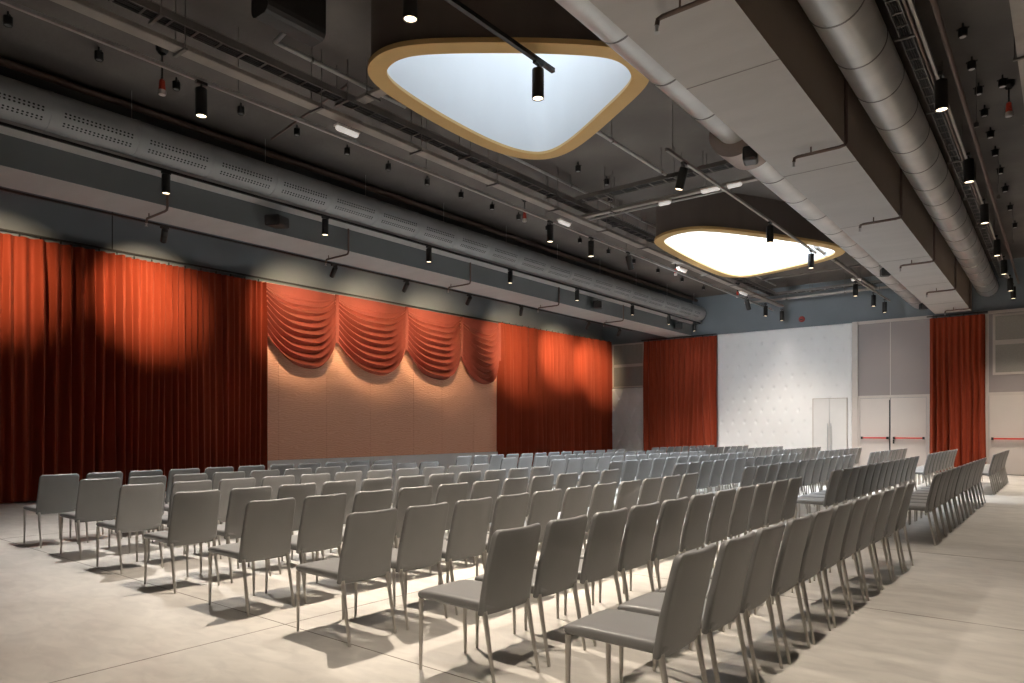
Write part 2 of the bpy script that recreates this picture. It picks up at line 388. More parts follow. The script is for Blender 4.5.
for i, y in enumerate([5.34, 8.42, 11.25, 14.2, 17.36, 20.7, 23.4, 25.6]):
    spot_thing((-11.38, y, 5.56), (0, 0, -1), '%s black cylinder spotlight from the near end below the perforated duct' % ORD[i], 'cylinder spotlights along the left ledge', L=.30, stem=.05, r=.065, energy=[230, 230, 230, 230, 260, 400, 420, 20][i], col=NEUT, ang=95, blend=1.)
track([(-1.16, -1.5, 5.60), (-1.33, 25.5, 5.60)], 'grey lighting track right of the large galvanised duct', .03, M_tray)
for i, (y, z) in enumerate([(9.53, 0), (12.58, 0), (15.27, 0), (18.3, 0), (20.6, 0), (23.2, 0), (24.6, 0)]):
    spot_thing((-1.16-.0063*(y+1.5)+.05, y, 5.58), (.02, 0, -1), '%s black cylinder spotlight from the near end right of the large duct' % ORD[i], 'cylinder spotlights right of the large duct', energy=[100, 100, 120, 150, 220, 330, 220][i], col=WARM, ang=100, blend=1.)
# out of frame, same rail: the ones above the camera
for y, w_ in ((1.6, 'nearest the camera'), (5.6, 'just before the picture edge')):
    spot_thing((-1.16, y, 5.58), (0, 0, -1), 'black cylinder spotlight on the right track, above the picture, ' + w_, 'cylinder spotlights right of the large duct', energy=270, col=WARM, ang=100, blend=1.)
track([(-12.93, -1.0, 5.13), (-12.93, 23.5, 5.13)], 'thin black lighting track behind the left box beam', .035)
WASH = [(3.3, 4.2), (6.04, 6.95), (9.81, 10.75), (11.99, 13.1), (14.33, 15.7), (16.67, 19.7), (20.42, 22.5), (22.53, 24.9)]
for i, (y, ya) in enumerate(WASH):
    aim = Vector((-15.8, ya, [4.35, 4.25, 4.3, 4.3, 4.3, 4.25, 4.2, 3.9][i])); p = Vector((-12.93, y, 5.11))
    d = (aim - (p - Vector((0, 0, .15)))).normalized()
    spot_thing(p, (d.x, d.y, d.z-.45), '%s tilted black spotlight from the near end, aimed at the red drapes' % ORD[i] , 'tilted spotlights aimed at the left wall', L=.27, r=.056, stem=.13, energy=[950, 1450, 880, 900, 900, 1300, 1450, 1350][i], col=(1, .74, .47), ang=[52, 52, 66, 68, 68, 52, 50, 50][i], blend=1., aim=aim, rad=.02)

# ------------------------------------------------------------------ drapes
def wob(x, seed, n=5):
    r = random.Random(seed); s = 0
    for k in range(n): s += sin(x * (.6 + 1.7*r.random()) * (1 + k*.7) + r.random()*6.28) / (1 + k*.6)
    return s / 2.2
def drape(name, label, a, b, nrm, z0, z1, pitch, amp, seed, group=None, per=10, nz=26, drift=.35, flare=0.):
    """pleated velvet hung from a to b (xy); pleats vary in width and lean a little on the way down"""
    a = Vector(a); b = Vector(b); Lw = (b-a).length; d = (b-a)/Lw; nr = Vector(nrm)
    nu = int(Lw / pitch * per)
    def f(u, v):
        x = u*Lw; down = 1 - v
        ph = x/pitch + .55*wob(x*.9, seed) + drift*down*wob(x*1.4 + .6*down, seed+3)*1.0
        w = sin(2*pi*ph); sh = (abs(w)**.75) * (1 if w > 0 else -1)
        am = amp * (.75 + .35*wob(x*2.1, seed+7)) * (.55 + .45*min(1, down*6)) * (1 + .25*down)
        am *= 1 + .35*sin(2*pi*ph*.5 + 1.3*wob(x, seed+9))
        off = am*sh + .012*wob(x*9 + down*1.1, seed+5)
        p = a + d*(x + .02*wob(x*3 + down*2.0, seed+11)*down + flare*down*(u-.5)) + nr*off
        return (p.x, p.y, z0 + (z1-z0)*v)
    m = MB().grid(f, nu, nz)
    t = empty(name, ((a.x+b.x)/2, (a.y+b.y)/2, z0), label, 'curtain', group)
    m.build('velvet_drape', M_velvet, t, True)
    n = max(2, int(Lw/.35))
    for i in range(n):
        x = (i+.5)/n*Lw; p = a + d*x; MB().box(p.x-.012, p.x+.012, p.y-.012, p.y+.012, z1-.01, z1+.05).build('hook', M_blackm, t)
    return t
G = 'tall red velvet drapes'
drape('velvet_curtain', 'dark red velvet drape with broad loose folds at the far left', (-15.77, -2.6), (-15.77, 6.55), (1, 0), .02, 5.12, .235, .13, 11, G)
drape('velvet_curtain', 'red velvet drape with narrow tight pleats left of the swags', (-15.80, 6.55), (-15.80, 9.88), (1, 0), .02, 5.10, .15, .088, 21, G)
drape('velvet_curtain', 'red velvet drape between the swags and the far left corner', (-15.78, 19.07), (-15.52, YF-.04), (1, 0), .02, 5.18, .23, .155, 31, G)
drape('velvet_curtain', 'red velvet drape on the far wall left of the white tufted wall', (-13.84, YF-.22), (-10.70, YF-.22), (0, -1), .02, 5.05, .20, .085, 41, G, drift=.9)
drape('velvet_curtain', 'narrow orange-red velvet drape on the far wall right of the double doors', (-3.56, YF-.22), (-2.06, YF-.22), (0, -1), .02, 5.0, .165, .08, 51, G, drift=.45, flare=.0)
def rail(label, a, b, z, w=.04):
    tag(MB().obox((*a, z), (*b, z), w, .035).build('curtain_rail', M_blackm), label, 'curtain rail')
rail('thin dark curtain rail along the top of the left wall drapes', (-15.83, -2.6), (-15.83, YF-.1), 5.20)
rail('thin dark curtain rail over the drape left of the white wall', (-14.0, YF-.16), (-10.75, YF-.16), 5.115)
rail('thin dark curtain rail over the drape right of the double doors', (-3.65, YF-.16), (-2.0, YF-.16), 5.065)

# swags
SW = [(9.90, 12.02, 5.10, 2.10), (12.02, 14.60, 5.12, 2.12), (14.60, 17.05, 5.13, 2.14), (17.05, 19.02, 5.14, 2.16)]
swn = ['leftmost', 'second from left', 'third from left', 'rightmost']
for si, (y0, y1, zt, dr) in enumerate(SW):
    r = random.Random(si*7+3); N = 11; ph = [r.uniform(-.2, .2) for _ in range(6)]
    def f(s, t):
        e = 2*s - 1; sh = 1 - abs(e)**2.8
        side = 1.30 * t**1.5; mid = dr * t
        z = zt - side - (mid - side) * sh
        z -= .04*t*sin(3*e + ph[0]*5)
        k = N*(t**.92) + ph[1]*2*sin(2.3*e + si) + .25*e*(1 + ph[2]) * t
        fr = k % 1.0; prof = (fr/.72)**1.4 if fr < .72 else ((1-fr)/.28)**.8
        am = .23 * min(1, max(0, (t-.12)/.25)) * (.30 + .70*sh)
        x = -15.80 + .10*sh*t + am*prof + .05*sh*(1-t)
        y = y0 + (y1-y0)*(s) + .03*t*sin(2*pi*s)*(1)
        return (x, y, z)
    t = empty('draped_swag', (-15.85, (y0+y1)/2, zt-dr), '%s red draped swag of the four above the orange panel' % swn[si], 'swag', 'red draped swags')
    MB().grid(f, 56, 200).build('swag_cloth', M_swag, t, True)
    def g(s, v):
        y = y1 - .055 + .11*s; zz = zt - 1.32*v
        return (-15.72 + .03*abs(sin(2*pi*1.5*s)) * (1-.3*v), y + .01*sin(3*v), zz)
    MB().grid(g, 14, 12).build('gathered_join', M_swag, t, True)
# orange moire panel, in separate boards on a white skirt
seams = [9.86, 10.32, 11.80, 13.33, 15.04, 16.3, 17.82, 19.06]
t = empty('fabric_wall_panel', (-15.9, 14.7, .62), 'orange moire fabric wall panel below the red swags', 'wall panel')
for i in range(7):
    MB().box(XL+.005, -15.89, seams[i]+.004, seams[i+1]-.004, .62, 5.13).build('panel_board', M_moire, t)
struct(MB().box(XL, -15.84, 9.86, 19.06, 0, .615).build('baseboard_left', M_white), 'white base below the orange fabric panel')
so = empty('wall_socket', (-15.83, 16.97, .34), 'small dark round socket in the white base below the panel', 'socket')
MB().lathe((-15.841, 16.97, .37), (1, 0, 0), [(.001, .012), (.05, .012), (.055, 0)], 16).build('socket_face', M_blackm, so)
MB().lathe((-15.841, 16.97, .37), (1, 0, 0), [(.055, .004), (.065, .004), (.065, 0)], 16).build('socket_ring', M_steel, so)
struct(MB().box(XL+.001, XL+.006, 6.34, 6.36, 5.25, ZC).build('trim_6', M_black), 'thin vertical joint in the grey upper wall')

# ------------------------------------------------------------------ far wall
yw = YF - .03
# left: louvred grids and tufted strip
def grille(x0, x1, z0, z1, name, label, nslat, parent=None):
    t = empty(name, ((x0+x1)/2, yw, z0), label, 'grille')
    m = MB(); w = .06
    m.box(x0, x1, yw-.03, yw, z0, z0+w); m.box(x0, x1, yw-.03, yw, z1-w, z1); m.box(x0, x0+w, yw-.03, yw, z0+w, z1-w); m.box(x1-w, x1, yw-.03, yw, z0+w, z1-w)
    m.build('grille_frame', M_frame, t)
    s = MB(); n = nslat
    s.box(x0+w, x1-w, yw-.006, yw-.001, z0+w, z1-w)
    for i in range(n):
        x = x0 + w + (x1-x0-2*w)*(i+.5)/n; s.box(x-.014, x+.014, yw-.022, yw-.006, z0+w, z1-w)
    s.build('grille_slats', M_mesh, t)
    return t
grille(-15.46, -13.93, 4.12, 5.06, 'wall_grille', 'upper grey slatted grille over the diamond tufted strip', 22)
grille(-15.46, -13.93, 3.18, 4.12, 'wall_grille', 'lower grey slatted grille resting above the diamond tufted strip', 22)
def tufted(name, label, x0, x1, z0, z1, px, pz, depth, res, m, bub, oz=0):
    t = empty(name, ((x0+x1)/2, yw, z0), label, 'upholstered panel')
    nx = int((x1-x0)/res); nz = int((z1-z0)/res)
    def f(u, v):
        x = x0 + (x1-x0)*u; z = z0 + (z1-z0)*v
        a = (x/px + (z+oz)/pz); b = (x/px - (z+oz)/pz)
        la = abs(sin(pi*a)); lb = abs(sin(pi*b))
        h = 1 - .45*math.exp(-(la/.16)**1.2) * bub - .45*math.exp(-(lb/.16)**1.2) * bub - .8*math.exp(-((la/.34)**2 + (lb/.34)**2))
        e = min(u*(x1-x0), (1-u)*(x1-x0), v*(z1-z0), (1-v)*(z1-z0)); h *= min(1, e/.04)
        return (x, yw - .015 - depth*h, z)
    MB().grid(f, nx, nz, True).build('padding', m, t, True)
    # buttons at the crossings
    k = MB(); i0 = int(x0/px*2) - 3; n = 0
    for i in range(i0-2, int(x1/px*2)+4):
        for j in range(0, int((z1+oz)/pz*2)+4):
            if (i + j) % 2: continue
            x = i*px/2; z = j*pz/2 - oz
            if x0+.06 < x < x1-.06 and z0+.06 < z < z1-.06:
                k.lathe((x, yw-.015, z), (0, -1, 0), [(.001, .016), (.012, .013), (.016, .0)], 8); n += 1
    k.build('buttons', m, t); return t
tufted('tufted_wall_panel', 'narrow white diamond tufted strip below the two grilles', -15.50, -13.93, .05, 3.16, .52, .90, .09, .03, M_white, 1.)
tufted('tufted_wall_panel', 'large white tufted wall panel in the middle of the far wall', -10.75, -5.90, .05, 5.10, .44, .84, .04, .035, M_white, .16)
struct(MB().box(-5.90, -5.72, YF-.12, YF, 0, 5.12).build('trim_7', M_frame), 'pale post beside the tufted wall')
# hidden door in the tufted wall
dr = empty('door_1', (-6.62, yw, 0)); dr['kind'] = 'structure'; dr['label'] = 'flush white double door in the tufted wall'
MB().box(-7.17, -6.63, yw-.105, yw-.03, .02, 2.48).build('door_leaf', M_whitep, dr)
MB().box(-6.62, -6.08, yw-.105, yw-.03, .02, 2.48).build('door_leaf', M_whitep, dr)
fm = MB().box(-7.20, -7.175, yw-.11, yw-.03, .02, 2.51).box(-6.075, -6.05, yw-.11, yw-.03, .02, 2.51).box(-7.20, -6.05, yw-.11, yw-.03, 2.485, 2.51)
fm.build('door_frame', M_frame, dr)
for x in (-6.68, -6.57):
    MB().tube([(x, yw-.15, .55), (x, yw-.15, 1.62)], .011, 10).box(x-.008, x+.008, yw-.15, yw-.10, .68, .70).box(x-.008, x+.008, yw-.15, yw-.10, 1.48, 1.50).build('door_handle', M_steel, dr)
# bay with double exit door
struct(MB().box(-5.72, -4.735, yw-.02, yw, 2.56, 5.02).build('trim_8', M_bayd), 'left mauve wall panel above the double doors')
struct(MB().box(-4.715, -3.56, yw-.02, yw, 2.56, 5.02).build('trim_9', M_bayd), 'right mauve wall panel above the double doors')
struct(MB().box(-4.735, -4.715, yw-.03, yw, 2.56, 5.02).build('trim_10', M_frame))
struct(MB().box(-5.72, -3.5, yw-.05, yw, 5.02, 5.12).build('trim_11', M_frame), 'pale strip along the top of the mauve panels')
struct(MB().box(-5.72, -3.50, yw-.05, yw, 2.47, 2.56).box(-5.72, -5.66, yw-.05, yw, 0, 2.47).box(-3.66, -3.5, yw-.05, yw, 0, 2.47).build('trim_12', M_frame), 'pale frame of the double exit doors')
def exitdoor(name, label, xs, bars):
    d = empty(name, (xs[0][0], yw, 0)); d['kind'] = 'structure'; d['label'] = label
    for x0, x1 in xs: MB().box(x0, x1, yw-.045, yw-.005, .02, 2.46).build('door_leaf', M_door, d)
    for x0, x1 in bars:
        pb = MB().obox((x0, yw-.13, 1.12), (x1, yw-.13, 1.12), .035, .045).build('panic_bar', M_redbar, d)
        for x in (x0, x1): MB().box(x-.03, x+.03, yw-.16, yw-.045, 1.08, 1.16).build('bar_bracket', M_black, d)
    return d
d = exitdoor('door_2', 'pale double exit doors with red push bars', [(-5.65, -4.735), (-4.715, -3.67)], [(-5.58, -4.80), (-4.60, -3.74)])
MB().box(-4.755, -4.73, yw-.07, yw-.045, .1, 2.40).build('vertical_rod', M_black, d)
MB().box(-4.65, -4.60, yw-.06, yw-.045, .93, 1.07).build('lock_plate', M_black, d)
# right bay
struct(MB().box(-2.10, -1.98, yw-.06, yw, 0, 5.02).build('trim_13', M_frame), 'pale post right of the narrow drape')
struct(MB().box(-1.98, 2.6, yw-.02, yw, 2.56, 3.05).box(-1.98, 2.6, yw-.015, yw, 3.05, 5.0).build('trim_14', M_bayd), 'mauve wall above the right door')
struct(MB().box(-2.0, 2.6, yw-.05, yw, 2.46, 2.56).box(-2.0, 2.6, yw-.05, yw, 5.0, 5.1).build('trim_15', M_frame), 'pale bands over the right door')
for (z0, z1, lb) in ((4.10, 4.98, 'upper mesh-filled pane frame at the far right of the far wall'), (3.10, 4.10, 'lower mesh-filled pane frame at the far right of the far wall')):
    t = empty('framed_mesh_panel', (-.9, yw, z0), lb, 'panel'); x0, x1, w = -1.88, .1, .07
    MB().box(x0, x1, yw-.05, yw-.015, z0, z0+w).box(x0, x1, yw-.05, yw-.015, z1-w, z1).box(x0, x0+w, yw-.05, yw-.015, z0+w, z1-w).box(x1-w, x1, yw-.05, yw-.015, z0+w, z1-w).build('panel_frame', M_frame, t)
    MB().box(x0+w, x1-w, yw-.03, yw-.018, z0+w, z1-w).build('woven_mesh', M_mesh, t)
exitdoor('door_3', 'pale exit door with red push bar at the right edge', [(-1.97, -.98), (-.96, .1)], [(-1.88, -1.05), (-.90, 0)])
struct(MB().box(.1, 4.2, yw-.03, yw, 0, 2.5).build('trim_16', M_bay))
al = empty('alarm_sounder', (-7.60, YF-.05, 5.32), 'round red alarm sounder on grey wall above the white tufted panel', 'alarm')
MB().lathe((-7.60, YF, 5.40), (0, -1, 0), [(.11, 0), (.11, .03), (.08, .07), (.001, .075)], 24).build('sounder_body', mat('dark_red_plastic', (.30, .035, .03), .5), al, True)
MB().box(-7.64, -7.56, YF-.10, YF-.07, 5.36, 5.40).build('sounder_grille', M_blackm, al)

# ------------------------------------------------------------------ ceiling services
def tray(label, a, b, w, m, depth=.07, rungs=None, rods=(), ladder=False):
    t = empty('cable_tray', a, label, 'cable tray')
    A = Vector(a); B = Vector(b); d = (B-A).normalized(); si = Vector((d.y, -d.x, 0))
    if ladder:
        k = MB(); n = int((B-A).length/.3)
        for i in range(n):
            c = A + d*(.15 + i*.3); k.obox(c - si*w/2, c + si*w/2, .022, .012)
        cb = MB(); rg = random.Random(int(w*1000) + n)
        for q in range(5):
            o_ = (q-2)*w*.17; cb.tube([tuple(A + d*((B-A).length*j/12) + si*(o_ + rg.uniform(-.01, .01)) + Vector((0, 0, .012 + rg.uniform(0, .012)))) for j in range(13)], rg.uniform(.006, .012), 6)
    else: k = MB().obox(A, B, w, .012)
    for s_ in (-1, 1): k.obox(A + si*s_*w/2 + Vector((0, 0, depth/2)), B + si*s_*w/2 + Vector((0, 0, depth/2)), .014, depth)
    k.build('tray_body', m, t)
    if ladder: cb.build('cables', M_blackm, t)
    for q in rods:
        p = A + d*q; h = MB()
        for s_ in (-1, 1): c = p + si*s_*(w/2+.03); h.tube([tuple(c + Vector((0, 0, -.03))), (c.x, c.y, ZC)], .007, 6)
        h.obox(p - si*(w/2+.05) + Vector((0, 0, -.02)), p + si*(w/2+.05) + Vector((0, 0, -.02)), .04, .025)
        h.build('tray_hanger', M_trayd, t)
    return t
tray('flat pale cable tray beside the left lighting rail', (-8.16, -2, 5.86), (-8.2, 26.0, 5.86), .17, M_tray, .05, rods=[2.2 + 1.9*i for i in range(13)])
tray('dark deep cable tray above the flat pale tray', (-8.12, -2, 6.10), (-8.14, 24.8, 6.10), .19, M_trayd, .09, rods=[3.1 + 2.6*i for i in range(9)], ladder=True)
def conduit(label, pts, r=.02, m=None, drops=()):
    t = empty('ceiling_pipe', pts[0], label, 'pipe')
    MB().tube(pts, r, 12).build('pipe_run', m or M_pipe, t, True)
    for q in drops: MB().tube([q, (q[0], q[1], ZC)], .007, 6).obox((q[0]-.03, q[1], q[2]), (q[0]+.03, q[1], q[2]), .03, r*2.3).build('pipe_hanger', M_trayd, t)
    return t
conduit('grey pipe running over the dark cable tray', [(-8.02, 7.8, 6.42), (-8.02, 24.8, 6.42)], .025, M_pipe, [(-8.02, y, 6.42) for y in (9, 12, 15, 18, 21, 24)])
conduit('thin grey pipe beside the dark cable tray', [(-8.42, -2, 6.42), (-8.42, 26, 6.42)], .016, M_tray)
conduit('short grey pipe with elbow left of the near skylight', [(-7.35, 5.02, 6.40), (-8.0, 5.15, 6.40), (-8.0, 5.3, 6.40), (-8.0, 7.4, 6.38)], .03, M_pipe, [(-8.0, 5.7, 6.4), (-8.0, 6.9, 6.4)])
conduit('grey pipe from the near skylight to the sprinkler beside the tilted spotlight', [(-5.94, 9.2, 6.2), (-5.94, 12.35, 6.2)], .032, M_pipe, [(-5.94, 10.1, 6.2), (-5.94, 11.9, 6.2)])
conduit('grey pipe running into the far skylight drum', [(-6.9, 13.25, 6.2), (-7.95, 13.3, 6.2), (-8.06, 13.45, 6.2), (-8.06, 16.0, 6.2)], .032, M_pipe, [(-8.06, 14.0, 6.2)])
conduit('reddish brown pipe along the ceiling above the perforated duct', [(-11.55, -2, 6.50), (-11.55, 26.2, 6.50)], .055, M_brown)
tray('pale cross tray under the ceiling left of the near skylight', (-8.05, 6.55, 6.15), (-7.2, 6.55, 6.15), .16, M_tray, .04, rods=[.3])
conduit('dark thin pipe crossing the ceiling left of the trays', [(-11.0, 7.0, 6.52), (-8.4, 6.6, 6.52)], .02, M_brown)
tray('dark cross tray between the skylights', (-7.95, 12.2, 6.12), (-4.1, 12.2, 6.12), .24, M_trayd, .08, rods=[.7, 2.2, 3.7], ladder=True)
tray('pale narrow cross tray between the skylights', (-8.3, 12.62, 5.92), (-4.15, 12.62, 5.92), .10, M_tray, .05, rods=[.9, 2.9])
conduit('pale pipe beside the cross trays between the skylights', [(-8.3, 12.85, 5.93), (-5.0, 12.85, 5.93)], .02, M_pipe)
tray('cross tray below the ceiling in front of the far wall', (-9.3, 25.0, 6.12), (-4.0, 25.0, 6.12), .22, M_trayd, .08, rods=[.6, 2.4, 4.2], ladder=True)
tray('lower pale cross tray in front of the far wall', (-9.3, 25.35, 6.0), (-4.0, 25.35, 6.0), .14, M_tray, .05, rods=[1.5, 3.4])
conduit('long pipe crossing the ceiling beyond the far skylight', [(-8.0, 23.3, 6.35), (-4.3, 23.0, 6.35)], .03, M_trayd)
conduit('grey pipe running beyond the track end of the far skylight', [(-4.95, 18.3, 5.95), (-4.9, 24.9, 5.95)], .05, M_tray, [(-4.92, 20, 5.95), (-4.9, 23, 5.95)])
tray('dark mesh tray right of the large duct', (-1.42, -2, 5.98), (-1.60, 25.8, 5.98), .12, M_trayd, .06, rods=[4 + 2.4*i for i in range(9)], ladder=True)
conduit('brown pipe right of the lighting track', [(-1.02, -2, 5.78), (-1.2, 25.8, 5.78)], .028, M_brown, [(-1.05, y, 5.78) for y in (4, 8, 12, 16, 20)])
conduit('thin brown pipe close to the large duct', [(-1.30, -2, 5.92), (-1.47, 25.8, 5.92)], .018, M_brown)
tray('pale cable tray at the right edge under the dark ceiling', (-.42, 2, 5.9), (-.42, 18.0, 5.9), .14, M_tray, .08, rods=[1.5, 3.8, 6.1, 8.4, 10.7, 13])
# small white luminaires
for (p, q, lb) in [((-8.2, 6.25, 5.74), (-8.2, 6.65, 5.74), 'small white oblong light under the trays left of the near skylight'),
                   ((-8.25, 11.9, 5.72), (-8.25, 12.3, 5.72), 'small white oblong light at the junction of the trays'),
                   ((-6.35, 12.62, 5.86), (-6.10, 12.62, 5.86), 'small white oblong light under the cross tray between skylights'),
                   ((-5.40, 12.45, 5.86), (-5.02, 12.45, 5.86), 'white oblong light under the cross tray, nearer the beam'),
                   ((-4.95, 12.60, 5.90), (-4.68, 12.60, 5.90), 'small white oblong light beside the pale beam duct'),
                   ((-8.25, 17.5, 5.74), (-8.25, 18.0, 5.74), 'white oblong light under the trays left of far skylight'),
                   ((-8.2, 21.9, 5.77), (-8.2, 22.5, 5.77), 'white oblong light at the far end of the trays'),
                   ((-4.95, 22.0, 5.75), (-4.75, 22.2, 5.75), 'small white light near the spotlights above the doors')]:
    P = Vector(p); Q = Vector(q); t = empty('ceiling_light', p, lb, 'ceiling light', 'small white oblong lights')
    MB().obox(P + Vector((0, 0, .03)), Q + Vector((0, 0, .03)), .10, .03).build('light_housing', M_clear, t)
    MB().tube([P + (Q-P)*k for k in (0, .04, .1, .9, .96, 1)], [.012, .035, .045, .045, .035, .012], 14).build('light_diffuser', M_lum, t, True)
# small black pendant detectors in rows
def detector(x, y, lb, grp, z=6.47, s=.055):
    t = empty('ceiling_downlight', (x, y, z), lb, 'downlight', grp)
    MB().lathe((x, y, z), (0, 0, 1), [(s*.75, .0), (s, .01), (s, .11), (s*.6, .12), (.001, .12)], 16).build('downlight_can', M_black, t, True)
    MB().lathe((x, y, z), (0, 0, 1), [(.001, .006), (s*.7, .003)], 12).build('downlight_lens', M_steel, t)
    MB().tube([(x, y, z+.11), (x, y, ZC)], .012, 8).box(x-.07, x+.07, y-.012, y+.012, z+.10, z+.115).build('downlight_stem', M_blackm, t)
for i, y in enumerate([2.92, 3.97, 5.03, 6.07, 7.11, 8.18, 9.17, 10.23, 11.26, 12.31, 13.3, 14.5, 16.0, 17.5, 19.0, 20.6, 22.4, 24.2]):
    nm = (ORD + ['fifteenth', 'sixteenth', 'seventeenth', 'eighteenth'])[i]
    detector(-10.4, y, '%s small black ceiling downlight from near end of the left row' % nm, 'small black downlights on the left ceiling')
for i, (y, x) in enumerate([(10.68, -1.1), (11.72, -1.1), (12.66, -1.1), (13.6, -1.1), (14.67, -1.1), (15.69, -1.1), (16.86, -1.1), (18.2, -1.12), (19.8, -1.15), (21.6, -1.18)]):
    detector(-1.08, y, '%s small black ceiling downlight from near end of the right row' % ORD[i], 'small black downlights on the right ceiling')
for (x, y, lb) in [(-7.55, 11.55, 'small black downlight behind the near skylight, nearer one'), (-7.50, 12.55, 'small black downlight behind the near skylight, middle one'), (-7.98, 13.5, 'small black downlight over the tray junction behind near skylight'), (-8.8, 4.6, 'small black downlight above the trays at upper left'), (-.78, 12.6, 'small black downlight beside the pale tray at upper right'), (-6.7, 20.9+1.9, 'small black downlight beyond the far skylight')]:
    detector(x, y, lb, 'single small black downlights')
# hanging red alarm lamps
for (x, y, z, lb) in [(-9.7, 4.5, 5.98, 'red and white hanging alarm lamp at upper left'), (-9.6, 12.5, 6.08, 'red and white hanging alarm lamp left of the tray junction'), (-9.45, 19.9, 6.12, 'red and white hanging alarm lamp left of the far skylight'), (-9.3, 24.6, 6.12, 'small red hanging alarm lamp near the far wall'), (-.72, 12.9, 6.12, 'red and white hanging alarm lamp at upper right')]:
    t = empty('alarm_lamp', (x, y, z), lb, 'alarm lamp', 'hanging red alarm lamps')
    MB().tube([(x, y, z+.22), (x, y, ZC)], .012, 8).build('lamp_rod', M_black, t)
    MB().lathe((x, y, ZC-.10), (0, 0, 1), [(.05, 0), (.08, .04), (.08, .1)], 14).build('lamp_bracket', M_black, t)
    MB().lathe((x, y, z), (0, 0, 1), [(.045, .07), (.04, .12), (.035, .2), (.015, .22), (.001, .22)], 16).build('red_cap', M_red, t, True)
    MB().lathe((x, y, z), (0, 0, 1), [(.001, 0), (.045, .005), (.05, .03), (.045, .07)], 16).build('clear_lens', M_clear, t, True)
# sprinkler pipes on the beams
for i, y in enumerate([5.66, 9.70, 13.62, 17.6, 21.5, 25.2]):
    lb = '%s brown sprinkler pipe from the near end under the pale right beam' % ORD[i]
    xs = SK(y); t = empty('sprinkler_pipe', (-2.25+xs, y, 5.05), lb, 'sprinkler pipe', 'sprinkler pipes under the right beam')
    MB().tube([(-2.22+xs, y, 6.4), (-2.22+xs, y, 5.10), (-2.24+xs, y, 5.07), (-2.3+xs, y, 5.06), (-2.82+xs, y, 5.06), (-2.86+xs, y, 5.05), (-2.87+xs, y, 5.0)], .022, 10).build('pipe_run', M_brown, t, True)
    MB().lathe((-2.87+xs, y, 4.93), (0, 0, 1), [(.001, 0), (.028, .004), (.012, .02), (.02, .07)], 10).build('sprinkler_head', M_steel, t)
    MB().tube([(-2.65+xs, y, 5.06), (-2.65+xs, y, 5.15)], .01, 8).build('pipe_clip', M_brown, t)
for i, y in enumerate([5.55, 9.3, 13.1, 17.0, 20.8]):
    lb = '%s brown sprinkler pipe from the near end under the left beam' % ORD[i]
    t = empty('sprinkler_pipe', (-11.78, y, 5.05), lb, 'sprinkler pipe', 'sprinkler pipes under the left beam')
    MB().tube([(-11.78, y, 5.6), (-11.78, y, 5.12), (-11.80, y, 5.08), (-11.86, y, 5.07), (-12.52, y, 5.07), (-12.55, y, 5.0)], .02, 10).build('pipe_run', M_brown, t, True)
    MB().lathe((-12.55, y, 4.94), (0, 0, 1), [(.001, 0), (.028, .004), (.012, .02), (.02, .06)], 10).build('sprinkler_head', M_steel, t)
    MB().tube([(-12.45, y, 5.07), (-12.45, y, 5.15)], .01, 8).build('pipe_clip', M_brown, t)

# loudspeakers
def rbox(x0, x1, y0, y1, z0, z1, r=.03, seg=3):
    bm = bmesh.new(); bmesh.ops.create_cube(bm, size=1)
    for v in bm.verts: v.co = Vector((x0 if v.co.x < 0 else x1, y0 if v.co.y < 0 else y1, z0 if v.co.z < 0 else z1))
    bmesh.ops.bevel(bm, geom=list(bm.edges), offset=r, segments=seg, profile=.5, affect='EDGES')
    m = MB(); bm.verts.index_update(); m.v = [tuple(v.co) for v in bm.verts]; m.f = [tuple(v.index for v in f.verts) for f in bm.faces]; bm.free(); return m
def speaker(c, s, lb, tilt=0, yaw=0):
    c = Vector(c); t = empty('loudspeaker', c, lb, 'loudspeaker', 'dark loudspeakers on the beams'); t.rotation_euler = (0, 0, 0)
    R = Matrix.Rotation(yaw, 3, 'Z') @ Matrix.Rotation(tilt, 3, 'X')
    def put(mb, name, m, sm=False):
        mb.v = [tuple(c + R @ Vector(v)) for v in mb.v]; mb.build(name, m, t, sm)
    put(rbox(-s[0]/2, s[0]/2, -s[1]/2, s[1]/2, -s[2]/2, s[2]/2, .035), 'cabinet', M_black)
    g = rbox(-s[0]/2+.03, s[0]/2-.03, -s[1]/2-.012, -s[1]/2+.03, -s[2]/2+.03, s[2]/2-.03, .01, 2); put(g, 'front_grille', M_blackm)
    MB().obox(tuple(c + Vector((0, 0, s[2]/2-.02))), tuple(c + Vector((0, 0, s[2]/2+.03))), .05, .03).build('bracket', M_black, t)
speaker((-11.60, 7.50, 5.30), (.30, .42, .20), 'dark loudspeaker on left beam before the second ledge spotlight', yaw=.5, tilt=.1)
speaker((-11.62, 18.9, 5.33), (.28, .50, .22), 'dark loudspeaker on left beam beyond the fifth ledge spotlight', yaw=.5, tilt=.1)
speaker((-11.62, 24.7, 5.33), (.28, .50, .22), 'dark loudspeaker on left beam closest to the far wall', yaw=.5, tilt=.1)
speaker((-3.50, 9.75, 5.25), (.20, .34, .20), 'dark loudspeaker under round duct joint beside the pale beam', yaw=.3, tilt=.1)
speaker((-3.55, 19.2, 5.28), (.22, .38, .20), 'dark loudspeaker under wide round duct halfway along the beam', yaw=.3, tilt=.1)
speaker((-3.6, 25.3, 5.28), (.22, .38, .20), 'dark loudspeaker under wide round duct at the far wall', yaw=.3, tilt=.1)
t = empty('ceiling_projector', (-6.6, 4.45, 5.88), 'large black curved-bottom unit hanging from the ceiling at the top', 'ceiling unit')
def prism(prof, y0, y1):
    m = MB(); n = len(prof); m.v = [(x, y0, z) for x, z in prof] + [(x, y1, z) for x, z in prof]
    m.f = [tuple(range(n)), tuple(range(2*n-1, n-1, -1))] + [(i, (i+1) % n, n+(i+1) % n, n+i) for i in range(n)]; return m
